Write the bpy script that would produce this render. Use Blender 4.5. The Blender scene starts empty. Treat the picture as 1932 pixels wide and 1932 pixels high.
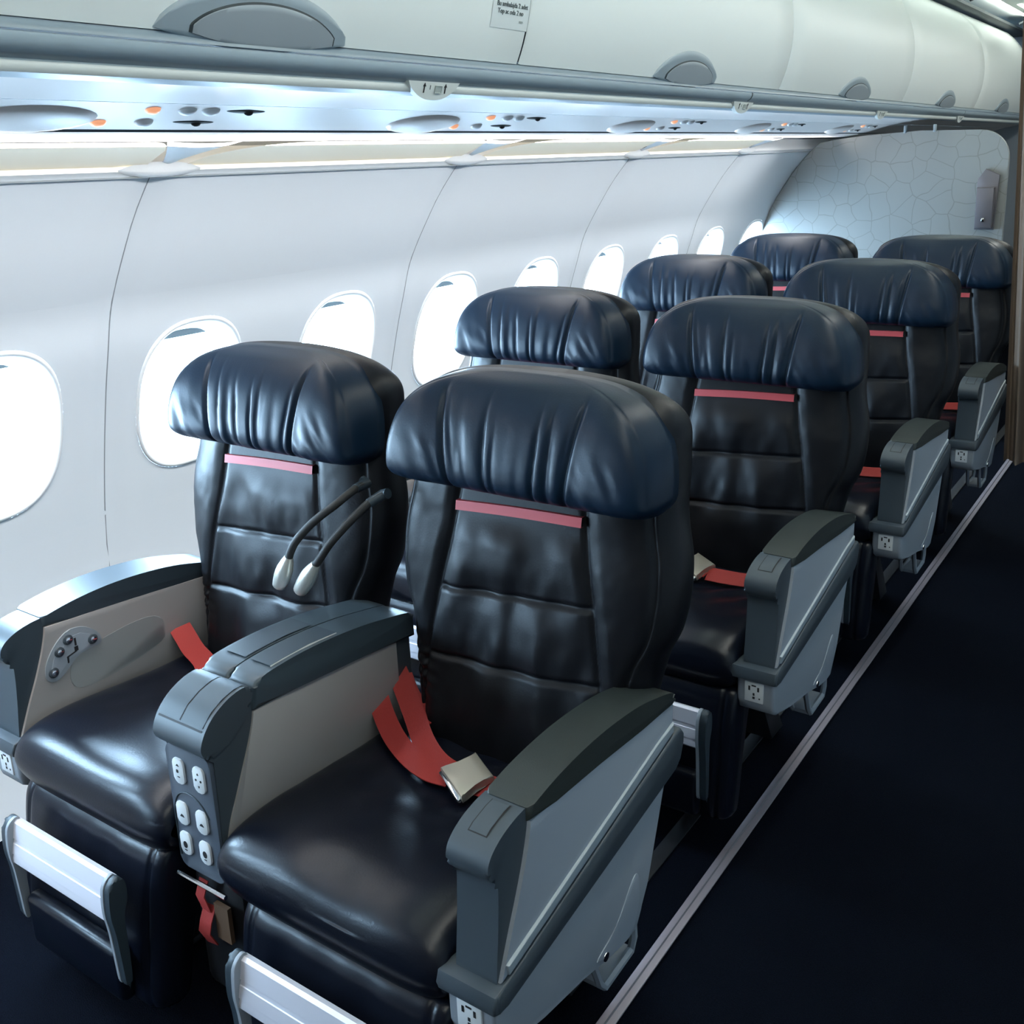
import bpy, bmesh, math
from math import sin, cos, pi, radians, sqrt, exp
from mathutils import Vector, Matrix, noise

S = bpy.context.scene
COL = S.collection
D = bpy.data

# ------------------------------------------------------------------ camera
cd = D.cameras.new('camera'); cam = D.objects.new('camera', cd); COL.objects.link(cam)
cd.sensor_width = 36.0; cd.sensor_fit = 'HORIZONTAL'
cd.lens = 1896.2 / 1932 * 36.0
cd.shift_x = -(1018.4 - 966) / 1932
cd.shift_y = -(966 - 820.7) / 1932
cd.clip_start = .01
yaw, pit, rol = .6006, .2672, -.0357
fw = Vector((-sin(yaw) * cos(pit), cos(yaw) * cos(pit), -sin(pit)))
rt = Vector((cos(yaw), sin(yaw), 0)); up = rt.cross(fw)
r2 = cos(rol) * rt + sin(rol) * up; u2 = -sin(rol) * rt + cos(rol) * up
M = Matrix(((r2.x, u2.x, -fw.x, .6363), (r2.y, u2.y, -fw.y, 0), (r2.z, u2.z, -fw.z, 1.5087), (0, 0, 0, 1)))
cam.matrix_world = M
S.camera = cam

# ------------------------------------------------------------------ view, world, lights
S.view_settings.view_transform = 'Standard'; S.view_settings.look = 'None'
S.view_settings.gamma = 1; S.view_settings.use_curve_mapping = False
S.view_settings.exposure = 0.0
S.cycles.use_denoising = True
S.cycles.diffuse_bounces = 6; S.cycles.max_bounces = 12
S.cycles.sample_clamp_indirect = 6.0
W = D.worlds.new('sky'); S.world = W; W.use_nodes = True
bg = W.node_tree.nodes['Background']
bg.inputs[0].default_value = (.50, .75, 1.0, 1); bg.inputs[1].default_value = 72.0

WIN_P = .533; WIN_Y0 = 1.103; WIN_Z = .945
WIN_K = list(range(-3, 9))
def area(name, loc, rot, sx, sy, power, color):
    l = D.lights.new(name, 'AREA'); l.shape = 'RECTANGLE'; l.size = sx; l.size_y = sy
    l.energy = power; l.color = color
    o = D.objects.new(name, l); COL.objects.link(o); o.location = loc; o.rotation_euler = rot
    return o
for k in WIN_K:                                   # portals that guide the daylight through each window
    o = area('window_daylight', (-1.70, WIN_Y0 + k * WIN_P, WIN_Z), (0, radians(-90), 0), .34, .28, 1, (1, 1, 1))
    o.data.cycles.is_portal = True
# aisle ceiling lamp strip, the side-wall cove lamp, and an added service-panel fill
area('aisle_ceiling_lamp', (.16, 3.0, 2.30), (0, 0, 0), .12, 8.0, 25, (1.0, .98, .88))
area('sidewall_lamp', (-1.085, 2.3, 1.5715), (0, radians(21), 0), .05, 5.4, 47, (.97, .97, .98)).data.spread = radians(126)
area('service_panel_fill', (-1.16, 1.9, 1.558), (0, radians(-112), 0), .012, 7.0, 12, (1.0, .93, .86))  # unseen fill light, added to brighten the service-panel underside

# ------------------------------------------------------------------ materials
def mat(name, col, rough=.5, metal=0, spec=.5, bump=0, bscale=200, coat=0, emit=0, ecol=None, bdist=.001):
    m = D.materials.new(name); m.use_nodes = True
    n = m.node_tree.nodes; l = m.node_tree.links; b = n['Principled BSDF']
    b.inputs['Base Color'].default_value = (*col, 1); b.inputs['Roughness'].default_value = rough
    b.inputs['Metallic'].default_value = metal; b.inputs['Specular IOR Level'].default_value = spec
    b.inputs['Coat Weight'].default_value = coat; b.inputs['Coat Roughness'].default_value = .3
    if emit:
        b.inputs['Emission Color'].default_value = (*(ecol or col), 1); b.inputs['Emission Strength'].default_value = emit
    if bump:
        t = n.new('ShaderNodeTexCoord'); x = n.new('ShaderNodeTexNoise'); x.inputs['Scale'].default_value = bscale
        x.inputs['Detail'].default_value = 4
        bp = n.new('ShaderNodeBump'); bp.inputs['Strength'].default_value = bump; bp.inputs['Distance'].default_value = bdist
        l.new(t.outputs['Object'], x.inputs['Vector']); l.new(x.outputs['Fac'], bp.inputs['Height']); l.new(bp.outputs['Normal'], b.inputs['Normal'])
    return m
LEA_H = mat('navy_leather', (.003, .012, .027), .39, spec=.26, bump=.25, bscale=260, bdist=.0008)
LEA_B = mat('black_leather', (.0045, .0052, .0075), .42, spec=.23, bump=.25, bscale=260, bdist=.0008)
LEA_D = mat('dark_leather', (.0035, .0052, .011), .30, spec=.31, bump=.25, bscale=260, bdist=.0008)
STITCH = mat('stitching', (.006, .007, .010), .6)
REDL = mat('red_leather', (.50, .055, .065), .5)
REDS = mat('red_webbing', (.31, .022, .018), .7, bump=.5, bscale=900)
PANEL = mat('pale_grey_plastic', (.30, .335, .38), .45)
RIDGE = mat('ridge_grey_plastic', (.36, .41, .44), .4)
BEIGE = mat('warm_grey_plastic', (.31, .292, .285), .5)
SHELLM = mat('shell_grey_plastic', (.28, .31, .345), .5)
DARKP = mat('slate_plastic', (.047, .061, .074), .45)
DARKP2 = mat('charcoal_plastic', (.028, .042, .054), .45)
PADM = mat('dark_armrest_pad', (.022, .028, .026), .48, bump=.2, bscale=500)
LIDM = mat('lid_plastic', (.042, .060, .074), .38)
ALU = mat('brushed_aluminium', (.78, .77, .84), .48, metal=.35)
CHROME = mat('chrome', (.8, .8, .82), .12, metal=1)
BUCK = mat('buckle_metal', (.46, .43, .36), .42, metal=.7)
WHITEP = mat('white_button_plastic', (.72, .74, .75), .4)
INK = mat('black_ink', (.01, .01, .012), .6)
GREYINK = mat('grey_ink', (.10, .12, .12), .6)
FAINT = mat('faint_ink', (.42, .46, .44), .6)
RUBBER = mat('black_rubber', (.018, .018, .018), .6)
BLACKM = mat('black_metal', (.010, .011, .014), .5)
WALLM = mat('sidewall_white', (.74, .79, .83), .42, spec=.4)
RINGM = mat('window_reveal_white', (.90, .92, .93), .4)
SHADEM = mat('shade_white', (.62, .66, .66), .5)
BINM = mat('bin_white', (.86, .89, .87), .42, spec=.4)
LIPM = mat('bin_lip_grey', (.30, .37, .42), .34)
LIPM2 = mat('bin_lip_dark_grey', (.24, .30, .345), .34)
TRIMW = mat('bin_trim_white', (.74, .77, .74), .4)
PSUM = mat('service_panel_white', (.70, .645, .615), .40)
COVEM = mat('cove_cream_glow', (.80, .72, .56), .6, emit=.24, ecol=(1, .90, .72))  # faint warm emission stands in for cove light reflected off the panel
GLOWM = mat('cove_light_diffuser', (.9, .9, .85), .5, emit=1.9, ecol=(1, .95, .80))
GAPM = mat('dark_gap', (.03, .04, .045), .6)
GASK = mat('grey_gasket', (.26, .29, .31), .6)
CEILM = mat('ceiling_green_grey', (.72, .80, .75), .5)
CURT = mat('brown_curtain_cloth', (.17, .125, .095), .9, bump=.5, bscale=700)
AMBER = mat('amber_lens', (.95, .42, .22), .3, emit=.7, ecol=(1, .42, .22))
BROWN = mat('brown_card', (.10, .055, .03), .7)
RACKM = mat('rack_grey', (.15, .14, .155), .35, metal=.3)

def carpet():
    m = mat('navy_carpet', (.006, .008, .016), .95, spec=.04)
    n = m.node_tree.nodes; l = m.node_tree.links; b = n['Principled BSDF']
    t = n.new('ShaderNodeTexCoord'); x = n.new('ShaderNodeTexNoise'); x.inputs['Scale'].default_value = 420; x.inputs['Detail'].default_value = 5
    r = n.new('ShaderNodeValToRGB')
    r.color_ramp.elements[0].position = .35; r.color_ramp.elements[0].color = (.0012, .0018, .0035, 1)
    r.color_ramp.elements[1].position = .70; r.color_ramp.elements[1].color = (.0045, .0065, .013, 1)
    bp = n.new('ShaderNodeBump'); bp.inputs['Strength'].default_value = .8; bp.inputs['Distance'].default_value = .004
    l.new(t.outputs['Object'], x.inputs['Vector']); l.new(x.outputs['Fac'], r.inputs['Fac']); l.new(r.outputs['Color'], b.inputs['Base Color'])
    l.new(x.outputs['Fac'], bp.inputs['Height']); l.new(bp.outputs['Normal'], b.inputs['Normal'])
    return m
CARPET = carpet()
def crackle():
    m = mat('patterned_bulkhead', (.26, .27, .265), .4)
    n = m.node_tree.nodes; l = m.node_tree.links; b = n['Principled BSDF']
    t = n.new('ShaderNodeTexCoord'); mp = n.new('ShaderNodeMapping'); mp.inputs['Scale'].default_value = (1, 0, 1)
    nz_ = n.new('ShaderNodeTexNoise'); nz_.inputs['Scale'].default_value = 5; ad = n.new('ShaderNodeMixRGB'); ad.blend_type = 'ADD'; ad.inputs[0].default_value = .09
    v = n.new('ShaderNodeTexVoronoi'); v.feature = 'DISTANCE_TO_EDGE'; v.inputs['Scale'].default_value = 10.0; v.inputs['Randomness'].default_value = .85
    r = n.new('ShaderNodeValToRGB')
    r.color_ramp.elements[0].position = .010; r.color_ramp.elements[0].color = (.20, .205, .195, 1)
    r.color_ramp.elements[1].position = .030; r.color_ramp.elements[1].color = (.26, .27, .265, 1)
    l.new(t.outputs['Object'], mp.inputs['Vector']); l.new(mp.outputs['Vector'], nz_.inputs['Vector']); l.new(mp.outputs['Vector'], ad.inputs[1]); l.new(nz_.outputs['Color'], ad.inputs[2])
    sx = n.new('ShaderNodeSeparateXYZ'); cx = n.new('ShaderNodeCombineXYZ'); v.voronoi_dimensions = '2D'
    l.new(ad.outputs[0], sx.inputs[0]); l.new(sx.outputs[0], cx.inputs[0]); l.new(sx.outputs[2], cx.inputs[1]); l.new(cx.outputs[0], v.inputs['Vector'])
    l.new(v.outputs['Distance'], r.inputs['Fac']); l.new(r.outputs['Color'], b.inputs['Base Color'])
    return m
CRACK = crackle()
def pane_mat():
    m = D.materials.new('window_acrylic'); m.use_nodes = True; n = m.node_tree.nodes; l = m.node_tree.links
    n.clear(); o = n.new('ShaderNodeOutputMaterial'); mx = n.new('ShaderNodeMixShader'); t = n.new('ShaderNodeBsdfTransparent'); g = n.new('ShaderNodeBsdfGlossy')
    t.inputs[0].default_value = (.95, .97, .98, 1); g.inputs['Roughness'].default_value = .05; mx.inputs[0].default_value = .05
    l.new(t.outputs[0], mx.inputs[1]); l.new(g.outputs[0], mx.inputs[2]); l.new(mx.outputs[0], o.inputs[0]); return m
PANE = pane_mat()

# ------------------------------------------------------------------ helpers
def setp(o, label=None, cat=None, group=None, kind=None):
    if label: o['label'] = label
    if cat: o['category'] = cat
    if group: o['group'] = group
    if kind: o['kind'] = kind
    return o
def empty(name, loc, label, cat, group=None):
    o = D.objects.new(name, None); COL.objects.link(o); o.location = loc; o.empty_display_size = .05
    return setp(o, label, cat, group)
def obj(name, vf, m, parent=None, smooth=True, ang=40, local=True):
    """vf = (verts, faces) or a bmesh, in the thing's own coordinates"""
    me = D.meshes.new(name)
    if isinstance(vf, bmesh.types.BMesh):
        bmesh.ops.recalc_face_normals(vf, faces=vf.faces); vf.to_mesh(me); vf.free()
    else:
        me.from_pydata([tuple(v) for v in vf[0]], [], vf[1])
        b = bmesh.new(); b.from_mesh(me); bmesh.ops.recalc_face_normals(b, faces=b.faces); b.to_mesh(me); b.free()
    me.materials.append(m)
    if smooth:
        me.polygons.foreach_set('use_smooth', [True] * len(me.polygons))
        if ang < 180: me.set_sharp_from_angle(angle=radians(ang))
    o = D.objects.new(name, me); COL.objects.link(o)
    if parent: o.parent = parent
    return o
def grid(f, nu, nv, closeu=False, closev=False):
    vs = [f(i, j) for j in range(nv) for i in range(nu)]; fs = []
    for j in range(nv - (0 if closev else 1)):
        for i in range(nu - (0 if closeu else 1)):
            a = j * nu + i; b_ = j * nu + (i + 1) % nu; c = ((j + 1) % nv) * nu + (i + 1) % nu; d_ = ((j + 1) % nv) * nu + i
            fs.append((a, b_, c, d_))
    return vs, fs
def join(*parts):
    V, F = [], []
    for v, f in parts:
        n = len(V); V += list(v); F += [tuple(i + n for i in q) for q in f]
    return V, F
def box(x0, x1, y0, y1, z0, z1, bev=0, seg=2):
    b = bmesh.new(); bmesh.ops.create_cube(b, size=1)
    for v in b.verts:
        v.co = Vector(((x0 + x1) / 2 + v.co.x * (x1 - x0), (y0 + y1) / 2 + v.co.y * (y1 - y0), (z0 + z1) / 2 + v.co.z * (z1 - z0)))
    if bev: bmesh.ops.bevel(b, geom=list(b.edges), offset=bev, segments=seg, profile=.5, affect='EDGES')
    return b
def prism(pts, a0, a1, axis='x', bev=0, seg=2):
    """pts: outline in the two other axes (x: (y,z), y: (x,z), z: (x,y)), pushed from a0 to a1"""
    b = bmesh.new()
    mk = {'x': lambda p, a: (a, p[0], p[1]), 'y': lambda p, a: (p[0], a, p[1]), 'z': lambda p, a: (p[0], p[1], a)}[axis]
    A = [b.verts.new(mk(p, a0)) for p in pts]; B = [b.verts.new(mk(p, a1)) for p in pts]; n = len(pts)
    b.faces.new(A); b.faces.new(B[::-1])
    for i in range(n): b.faces.new((A[i], A[(i + 1) % n], B[(i + 1) % n], B[i]))
    if bev:
        ed = [e for e in b.edges if len({v.co['xyz'.index(axis)] for v in e.verts}) == 1]
        bmesh.ops.bevel(b, geom=ed, offset=bev, segments=seg, profile=.5, affect='EDGES')
    return b
def smooth_poly(pts, n=6, closed=True):
    """Catmull-Rom through the points"""
    out = []; m = len(pts)
    rng = range(m) if closed else range(m - 1)
    for i in rng:
        p = [Vector(pts[(i + k) % m]) if closed else Vector(pts[min(max(i + k, 0), m - 1)]) for k in (-1, 0, 1, 2)]
        for k in range(n):
            t = k / n
            out.append(.5 * ((2 * p[1]) + (-p[0] + p[2]) * t + (2 * p[0] - 5 * p[1] + 4 * p[2] - p[3]) * t * t + (-p[0] + 3 * p[1] - 3 * p[2] + p[3]) * t ** 3))
    if not closed: out.append(Vector(pts[-1]))
    return out
def tube(pts, r, seg=10, cap=True):
    pts = [Vector(p) for p in pts]; n = len(pts); rr = r if isinstance(r, (list, tuple)) else [r] * n
    V, F = [], []; prev = None
    for i, p in enumerate(pts):
        t = (pts[min(i + 1, n - 1)] - pts[max(i - 1, 0)]).normalized()
        if prev is None:
            a = Vector((0, 0, 1)) if abs(t.z) < .9 else Vector((1, 0, 0)); nrm = t.cross(a).normalized()
        else:
            nrm = (prev - t * prev.dot(t)).normalized()
        prev = nrm; bn = t.cross(nrm)
        for k in range(seg):
            a = 2 * pi * k / seg; V.append(p + (nrm * cos(a) + bn * sin(a)) * rr[i])
    for i in range(n - 1):
        for k in range(seg):
            F.append((i * seg + k, i * seg + (k + 1) % seg, (i + 1) * seg + (k + 1) % seg, (i + 1) * seg + k))
    if cap:
        F.append(tuple(range(seg))[::-1]); F.append(tuple(range((n - 1) * seg, n * seg)))
    return V, F
def ribbon(pts, side, w, th=.0022):
    """flat webbing along pts; side = sideways direction(s), w = width"""
    pts = [Vector(p) for p in pts]; n = len(pts)
    sd = [Vector(s).normalized() for s in side] if isinstance(side[0], (tuple, list, Vector)) else [Vector(side).normalized()] * n
    V, F = [], []
    for i, p in enumerate(pts):
        t = (pts[min(i + 1, n - 1)] - pts[max(i - 1, 0)]).normalized(); s = (sd[i] - t * sd[i].dot(t)).normalized(); u = s.cross(t)
        for a, b_ in ((-1, -1), (1, -1), (1, 1), (-1, 1)): V.append(p + s * a * w / 2 + u * b_ * th / 2)
    for i in range(n - 1):
        for k in range(4): F.append((i * 4 + k, i * 4 + (k + 1) % 4, (i + 1) * 4 + (k + 1) % 4, (i + 1) * 4 + k))
    F.append((0, 1, 2, 3)); F.append(tuple(range(n * 4 - 4, n * 4)))
    return V, F
def interp(tab, x):
    if x <= tab[0][0]: return tab[0][1]
    for (a, b_), (c, d_) in zip(tab, tab[1:]):
        if x <= c:
            t = (x - a) / (c - a); return b_ + (d_ - b_) * t
    return tab[-1][1]
def smint(tab, x):
    """smooth (cubic Hermite) table lookup"""
    if x <= tab[0][0]: return tab[0][1]
    if x >= tab[-1][0]: return tab[-1][1]
    for i in range(len(tab) - 1):
        x0, y0 = tab[i]; x1, y1 = tab[i + 1]
        if x <= x1:
            def sl(j):
                a = tab[max(j - 1, 0)]; c = tab[min(j + 1, len(tab) - 1)]; return (c[1] - a[1]) / (c[0] - a[0])
            h = x1 - x0; t = (x - x0) / h; m0, m1 = sl(i) * h, sl(i + 1) * h
            return (2*t**3-3*t*t+1)*y0 + (t**3-2*t*t+t)*m0 + (-2*t**3+3*t*t)*y1 + (t**3-t*t)*m1
def sstep(a, b_, x):
    t = min(1, max(0, (x - a) / (b_ - a))); return t * t * (3 - 2 * t)
def gs(d_, s): return exp(-(d_ / s) ** 2)
def text_mesh(body, size, m, name, parent, mw, ext=.0004):
    cu = D.curves.new(name, 'FONT'); cu.body = body; cu.size = size; cu.extrude = ext; cu.align_x = 'CENTER'; cu.align_y = 'CENTER'
    o = D.objects.new(name, cu); COL.objects.link(o); bpy.context.view_layer.update()
    me = D.meshes.new_from_object(o.evaluated_get(bpy.context.evaluated_depsgraph_get()))
    D.objects.remove(o); me.materials.clear(); me.materials.append(m); me.transform(mw)
    o = D.objects.new(name, me); COL.objects.link(o)
    if parent: o.parent = parent
    return o
def basis(xa, ya, org):
    """matrix that lays text's x along xa, its y along ya, at org"""
    xa = Vector(xa).normalized(); ya = Vector(ya); ya = (ya - xa * ya.dot(xa)).normalized(); za = xa.cross(ya)
    return Matrix(((xa.x, ya.x, za.x, org[0]), (xa.y, ya.y, za.y, org[1]), (xa.z, ya.z, za.z, org[2]), (0, 0, 0, 1)))
def dup(root, loc, label, group=None):
    r = root.copy(); COL.objects.link(r); r.location = loc; r['label'] = label
    if group: r['group'] = group
    for ch in root.children:
        c = ch.copy(); COL.objects.link(c); c.parent = r
        for g in ch.children:
            d_ = g.copy(); COL.objects.link(d_); d_.parent = c
    return r

# ================================================================== THE CABIN SHELL
Y0, Y1, YB = -1.6, 8.6, 5.50          # front end behind the camera, far end, bulkhead
WPROF = [(0, -1.60), (.12, -1.645), (.3, -1.68), (.49, -1.69), (.60, -1.682), (.77, -1.648), (.98, -1.59), (1.10, -1.55), (1.21, -1.51), (1.36, -1.415), (1.43, -1.362), (1.514, -1.285)]
SEAMS = [1.39 + 1.066 * k for k in range(-3, 4)]
def wallx(z): return smint(WPROF, z)
def wall_pt(y, z, d_=0):
    """point on the side wall; d_ > 0 goes outboard along the wall's normal"""
    x = wallx(z); e = .01; tx = wallx(z + e) - wallx(z - e); n = Vector((-2 * e, 0, tx)).normalized()
    s = min(abs(y - q) for q in SEAMS)
    d_ = d_ + .012 * exp(-(s / .035) ** 2)
    return (x + n.x * d_, y, z + n.z * d_)
def sup(a, e): 
    c, s = cos(a), sin(a); return (math.copysign(abs(c) ** (2 / e), c), math.copysign(abs(s) ** (2 / e), s))
RW, RH = .168, .205                                                   # reveal half sizes
def build_wall():
    parts = []
    ZA, ZB = .66, 1.23
    zl = [0, .06, .12, .2, .3, .4, .5, .58, ZA]; zu = [ZB, 1.27, 1.31, 1.35, 1.39, 1.43, 1.47, 1.514]
    ks = WIN_K
    ys = []
    n = int((WIN_Y0 + ks[-1] * WIN_P - WIN_Y0 - ks[0] * WIN_P + WIN_P) / (WIN_P / 24))
    ya = WIN_Y0 + ks[0] * WIN_P - WIN_P / 2
    ys = [ya + i * WIN_P / 24 for i in range(n + 1)]
    for zz in (zl, zu): parts.append(grid(lambda i, j: wall_pt(ys[i], zz[j]), len(ys), len(zz)))
    hw, hh = WIN_P / 2, (ZB - ZA) / 2; m_ = 24; RECT = []
    for q in range(m_): RECT.append((hw, -hh + 2 * hh * q / m_))
    for q in range(m_): RECT.append((hw - 2 * hw * q / m_, hh))
    for q in range(m_): RECT.append((-hw, hh - 2 * hh * q / m_))
    for q in range(m_): RECT.append((-hw + 2 * hw * q / m_, -hh))
    NA = len(RECT)
    for k in ks:
        yc = WIN_Y0 + k * WIN_P
        def f(i, j):
            p = RECT[i]; a = math.atan2(p[1], p[0]); o_ = (yc + p[0], (ZA + ZB) / 2 + p[1]); u, v = sup(a, 2.5); q = (yc + u * RW, WIN_Z + v * RH)
            t = j / 8; y = o_[0] + (q[0] - o_[0]) * t; z = o_[1] + (q[1] - o_[1]) * t
            return wall_pt(y, z)
        parts.append(grid(f, NA, 9, closeu=True))
    return join(*parts)
XC = .16
mir = lambda x: 2 * XC - x
wall = setp(obj('wall_left', build_wall(), WALLM, ang=180), kind='structure', label='white curved cabin side wall with window openings')
# plain far strip of wall to the ends, no windows
setp(obj('wall_left_end', grid(lambda i, j: (wallx(1.514 * j / 20), [Y0, WIN_Y0 + WIN_K[0] * WIN_P - WIN_P / 2][i], 1.514 * j / 20), 2, 21), WALLM), kind='structure')
setp(obj('wall_left_rear', grid(lambda i, j: (wallx(1.514 * j / 20), [WIN_Y0 + WIN_K[-1] * WIN_P + WIN_P / 2, Y1][i], 1.514 * j / 20), 2, 21), WALLM), kind='structure')
# panel joints
for n, ys_ in enumerate(SEAMS):
    def f(i, j):
        z = .02 + (1.50 - .02) * j / 60; a = (i - 1.5) / 1.5 * .0032
        p = wall_pt(ys_ + a, z, -.0012 if 0 < i < 3 else .003); return p
    setp(obj('trim_%d' % (n + 1), grid(f, 4, 61), GASK), kind='structure')
# windows
for n, k in enumerate(WIN_K):
    yc = WIN_Y0 + k * WIN_P; NA = 96
    prof = [(1.0, .0, 2.5), (.985, -.004, 2.5), (.955, -.004, 2.5), (.93, .0, 2.5), (.86, .018, 2.5), (.78, .040, 2.6), (.73, .056, 2.7), (.715, .066, 2.7)]
    def f(i, j):
        s, d_, e = prof[j]; a = 2 * pi * i / NA; u, v = sup(a, e)
        return wall_pt(yc + u * RW * s, WIN_Z + v * RH * (s + .015 * (1 - s)), d_)
    w = setp(obj('window_%d' % (n + 1), grid(f, NA, len(prof), closeu=True), RINGM, ang=60), kind='structure')
    def g(i, j):
        a = 2 * pi * i / NA; u, v = sup(a, 2.7); t = (j / 6) if j else .0001
        return wall_pt(yc + u * RW * .72 * t, WIN_Z + v * RH * .72 * t, .064)
    obj('pane', grid(g, NA, 7, closeu=True), PANE, w)
    zb = WIN_Z + RH * .72 * (.88 if k % 2 else .91)
    def h(i, j):
        z = zb + (WIN_Z + RH * .73 - zb) * (j % 8) / 7; v = min(1, max(0, (z - WIN_Z) / (RH * .735))); hwid = RW * .722 * (1 - v ** 2.7) ** (1 / 2.7)
        return wall_pt(yc - hwid + 2 * hwid * i / 12, z, .058 if j < 8 else .061)
    obj('shade', join(grid(h, 13, 8), grid(lambda i, j: h(i, 0 if j == 0 else 8), 13, 2)), SHADEM, w)
# floor, ends, right side, ceiling
setp(obj('floor', ([(-1.75, Y0, 0), (2.1, Y0, 0), (2.1, Y1, 0), (-1.75, Y1, 0)], [(0, 1, 2, 3)]), CARPET), kind='structure')
setp(obj('wall_right', grid(lambda i, j: (mir(wallx(1.514 * j / 20)), [Y0, Y1][i], 1.514 * j / 20), 2, 21), WALLM), kind='structure')
setp(obj('wall_front', ([(-1.75, Y0, 0), (2.1, Y0, 0), (2.1, Y0, 2.6), (-1.75, Y0, 2.6)], [(0, 1, 2, 3)]), CURT), kind='structure')
setp(obj('wall_end', ([(-1.75, Y1, 0), (2.1, Y1, 0), (2.1, Y1, 2.6), (-1.75, Y1, 2.6)], [(0, 1, 2, 3)]), PANEL), kind='structure')
cp = [(-.95, 2.36), (-.70, 2.35), (-.66, 2.33), (-.40, 2.37), (XC, 2.39)]
cp = cp + [(mir(x), z) for x, z in cp[-2::-1]]
setp(obj('ceiling', grid(lambda i, j: (cp[j][0], [Y0, Y1][i], cp[j][1]), 2, len(cp)), CEILM), kind='structure')
for s_ in (0, 1):
    cr_ = [(-1.29, 1.50), (-1.32, 1.52), (-1.34, 1.75), (-1.25, 2.1), (-.94, 2.42)]
    setp(obj('wall_crown_%s' % ('left', 'right')[s_], grid(lambda i, j: (mir(cr_[j][0]) if s_ else cr_[j][0], [Y0, Y1][i], cr_[j][1]), 2, 5), GASK), kind='structure')
# ceiling ribs and the dark gap above the bins
setp(obj('trim_20', prism([(-.90, 2.262), (-.785, 2.262), (-.760, 2.275), (-.760, 2.290), (-.90, 2.295)], Y0, Y1, 'y'), GAPM), kind='structure')
for n in range(7):
    yy = .37 + 1.54 * (n - 1) - .1
    setp(obj('trim_%d' % (21 + n), join(tube([(-.73, yy, 2.29), (-.66, yy + .05, 2.325), (-.4, yy + .12, 2.355), (XC, yy + .12, 2.375)], .008, 8)), DARKP), kind='structure')
setp(obj('trim_29', prism([(XC - .08, 2.372), (XC + .08, 2.372), (XC + .08, 2.384), (XC - .08, 2.384)], Y0 + .2, Y1 - .2, 'y'), mat('aisle_lamp_diffuser', (.9, .95, .9), .5, emit=6.0, ecol=(.95, 1, .93))), kind='structure')

# grey lip band under the bins, trim strip, service-panel surface, cove (all run the length of the cabin)
def run(name, prof, m, ya=Y0, yb=Y1, side=0, nseg=1):
    fx = (lambda x: x) if not side else mir
    return setp(obj(name, grid(lambda i, j: (fx(prof[j][0]), ya + (yb - ya) * i / nseg, prof[j][1]), nseg + 1, len(prof)), m, ang=50), kind='structure')
LIP1 = [(-.720, 1.722), (-.700, 1.714), (-.688, 1.708), (-.6815, 1.700), (-.6805, 1.694)]
LIP2 = [(-.6825, 1.692), (-.6775, 1.690), (-.676, 1.682), (-.680, 1.672), (-.689, 1.6655)]
LIP3 = [(-.689, 1.6655), (-.696, 1.6615), (-.701, 1.6595)]
STR = [(-.7005, 1.6598), (-.6985, 1.655), (-.6995, 1.648), (-.704, 1.643)]
LIP4 = [(-.704, 1.643), (-.716, 1.639), (-.722, 1.6375)]
for s in (0, 1):
    b = 40 + 10 * s
    run('trim_%d' % b, LIP1, LIPM2, side=s); run('trim_%d' % (b + 1), LIP2, LIPM, side=s); run('trim_%d' % (b + 2), LIP3, LIPM2, side=s)
    run('trim_%d' % (b + 3), STR, TRIMW, side=s); run('trim_%d' % (b + 4), LIP4, LIPM, side=s)
    run('trim_%d' % (b + 5), [(-.722, 1.6375), (-.74, 1.638), (-.80, 1.632), (-.868, 1.6215)], PSUM, side=s)
    run('trim_%d' % (b + 6), [(-.868, 1.6235), (-.871, 1.6235)], GASK, side=s)
    run('trim_%d' % (b + 7), [(-.871, 1.621), (-.93, 1.606), (-.985, 1.592), (-1.02, 1.586), (-1.022, 1.60)], PSUM, side=s)
    run('trim_%d' % (b + 8), [(-1.022, 1.60), (-1.03, 1.596), (-1.034, 1.582)], DARKP, side=s)
    run('trim_%d' % (b + 9), [(-1.034, 1.582), (-1.05, 1.579), (-1.12, 1.570), (-1.135, 1.569), (-1.137, 1.60)], PSUM, side=s)
setp(obj('trim_140', box(-.70, -.60, 7.25, 7.95, 2.335, 2.345, .003), D.materials['aisle_lamp_diffuser']), kind='structure')
area('ceiling_wash_lamp', (-.70, 4.0, 2.315), (0, radians(160), 0), .03, 8.0, 24, (.97, 1.0, .95))
# far end cap above the side wall so no sky shows
for s in (0, 1):
    run('trim_%d' % (60 + s), [(-1.285, 1.514), (-1.31, 1.535), (-1.34, 1.60), (-1.2, 1.66), (-1.137, 1.60)], RINGM, side=s)
# cove panels (cream with added warm glow, scalloped ends) and glowing lower edge, one bay per wall panel
bays = [(SEAMS[i], SEAMS[i + 1]) for i in range(len(SEAMS) - 1)]
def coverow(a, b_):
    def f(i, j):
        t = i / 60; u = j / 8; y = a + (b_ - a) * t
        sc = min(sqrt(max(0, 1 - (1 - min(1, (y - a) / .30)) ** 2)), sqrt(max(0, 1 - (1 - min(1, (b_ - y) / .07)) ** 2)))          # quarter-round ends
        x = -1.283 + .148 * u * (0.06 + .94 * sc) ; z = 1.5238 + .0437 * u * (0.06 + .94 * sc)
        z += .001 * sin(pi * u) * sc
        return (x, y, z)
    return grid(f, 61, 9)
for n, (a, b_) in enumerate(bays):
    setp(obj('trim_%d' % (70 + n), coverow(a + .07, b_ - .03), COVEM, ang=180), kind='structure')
    gl = grid(lambda i, j: ((-1.2865, -1.2835)[j] + 0, a + .09 + (b_ - a - .13) * i / 20, (1.5145, 1.5232)[j]), 21, 2)
    setp(obj('trim_%d' % (80 + n), gl, GLOWM), kind='structure')
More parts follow.
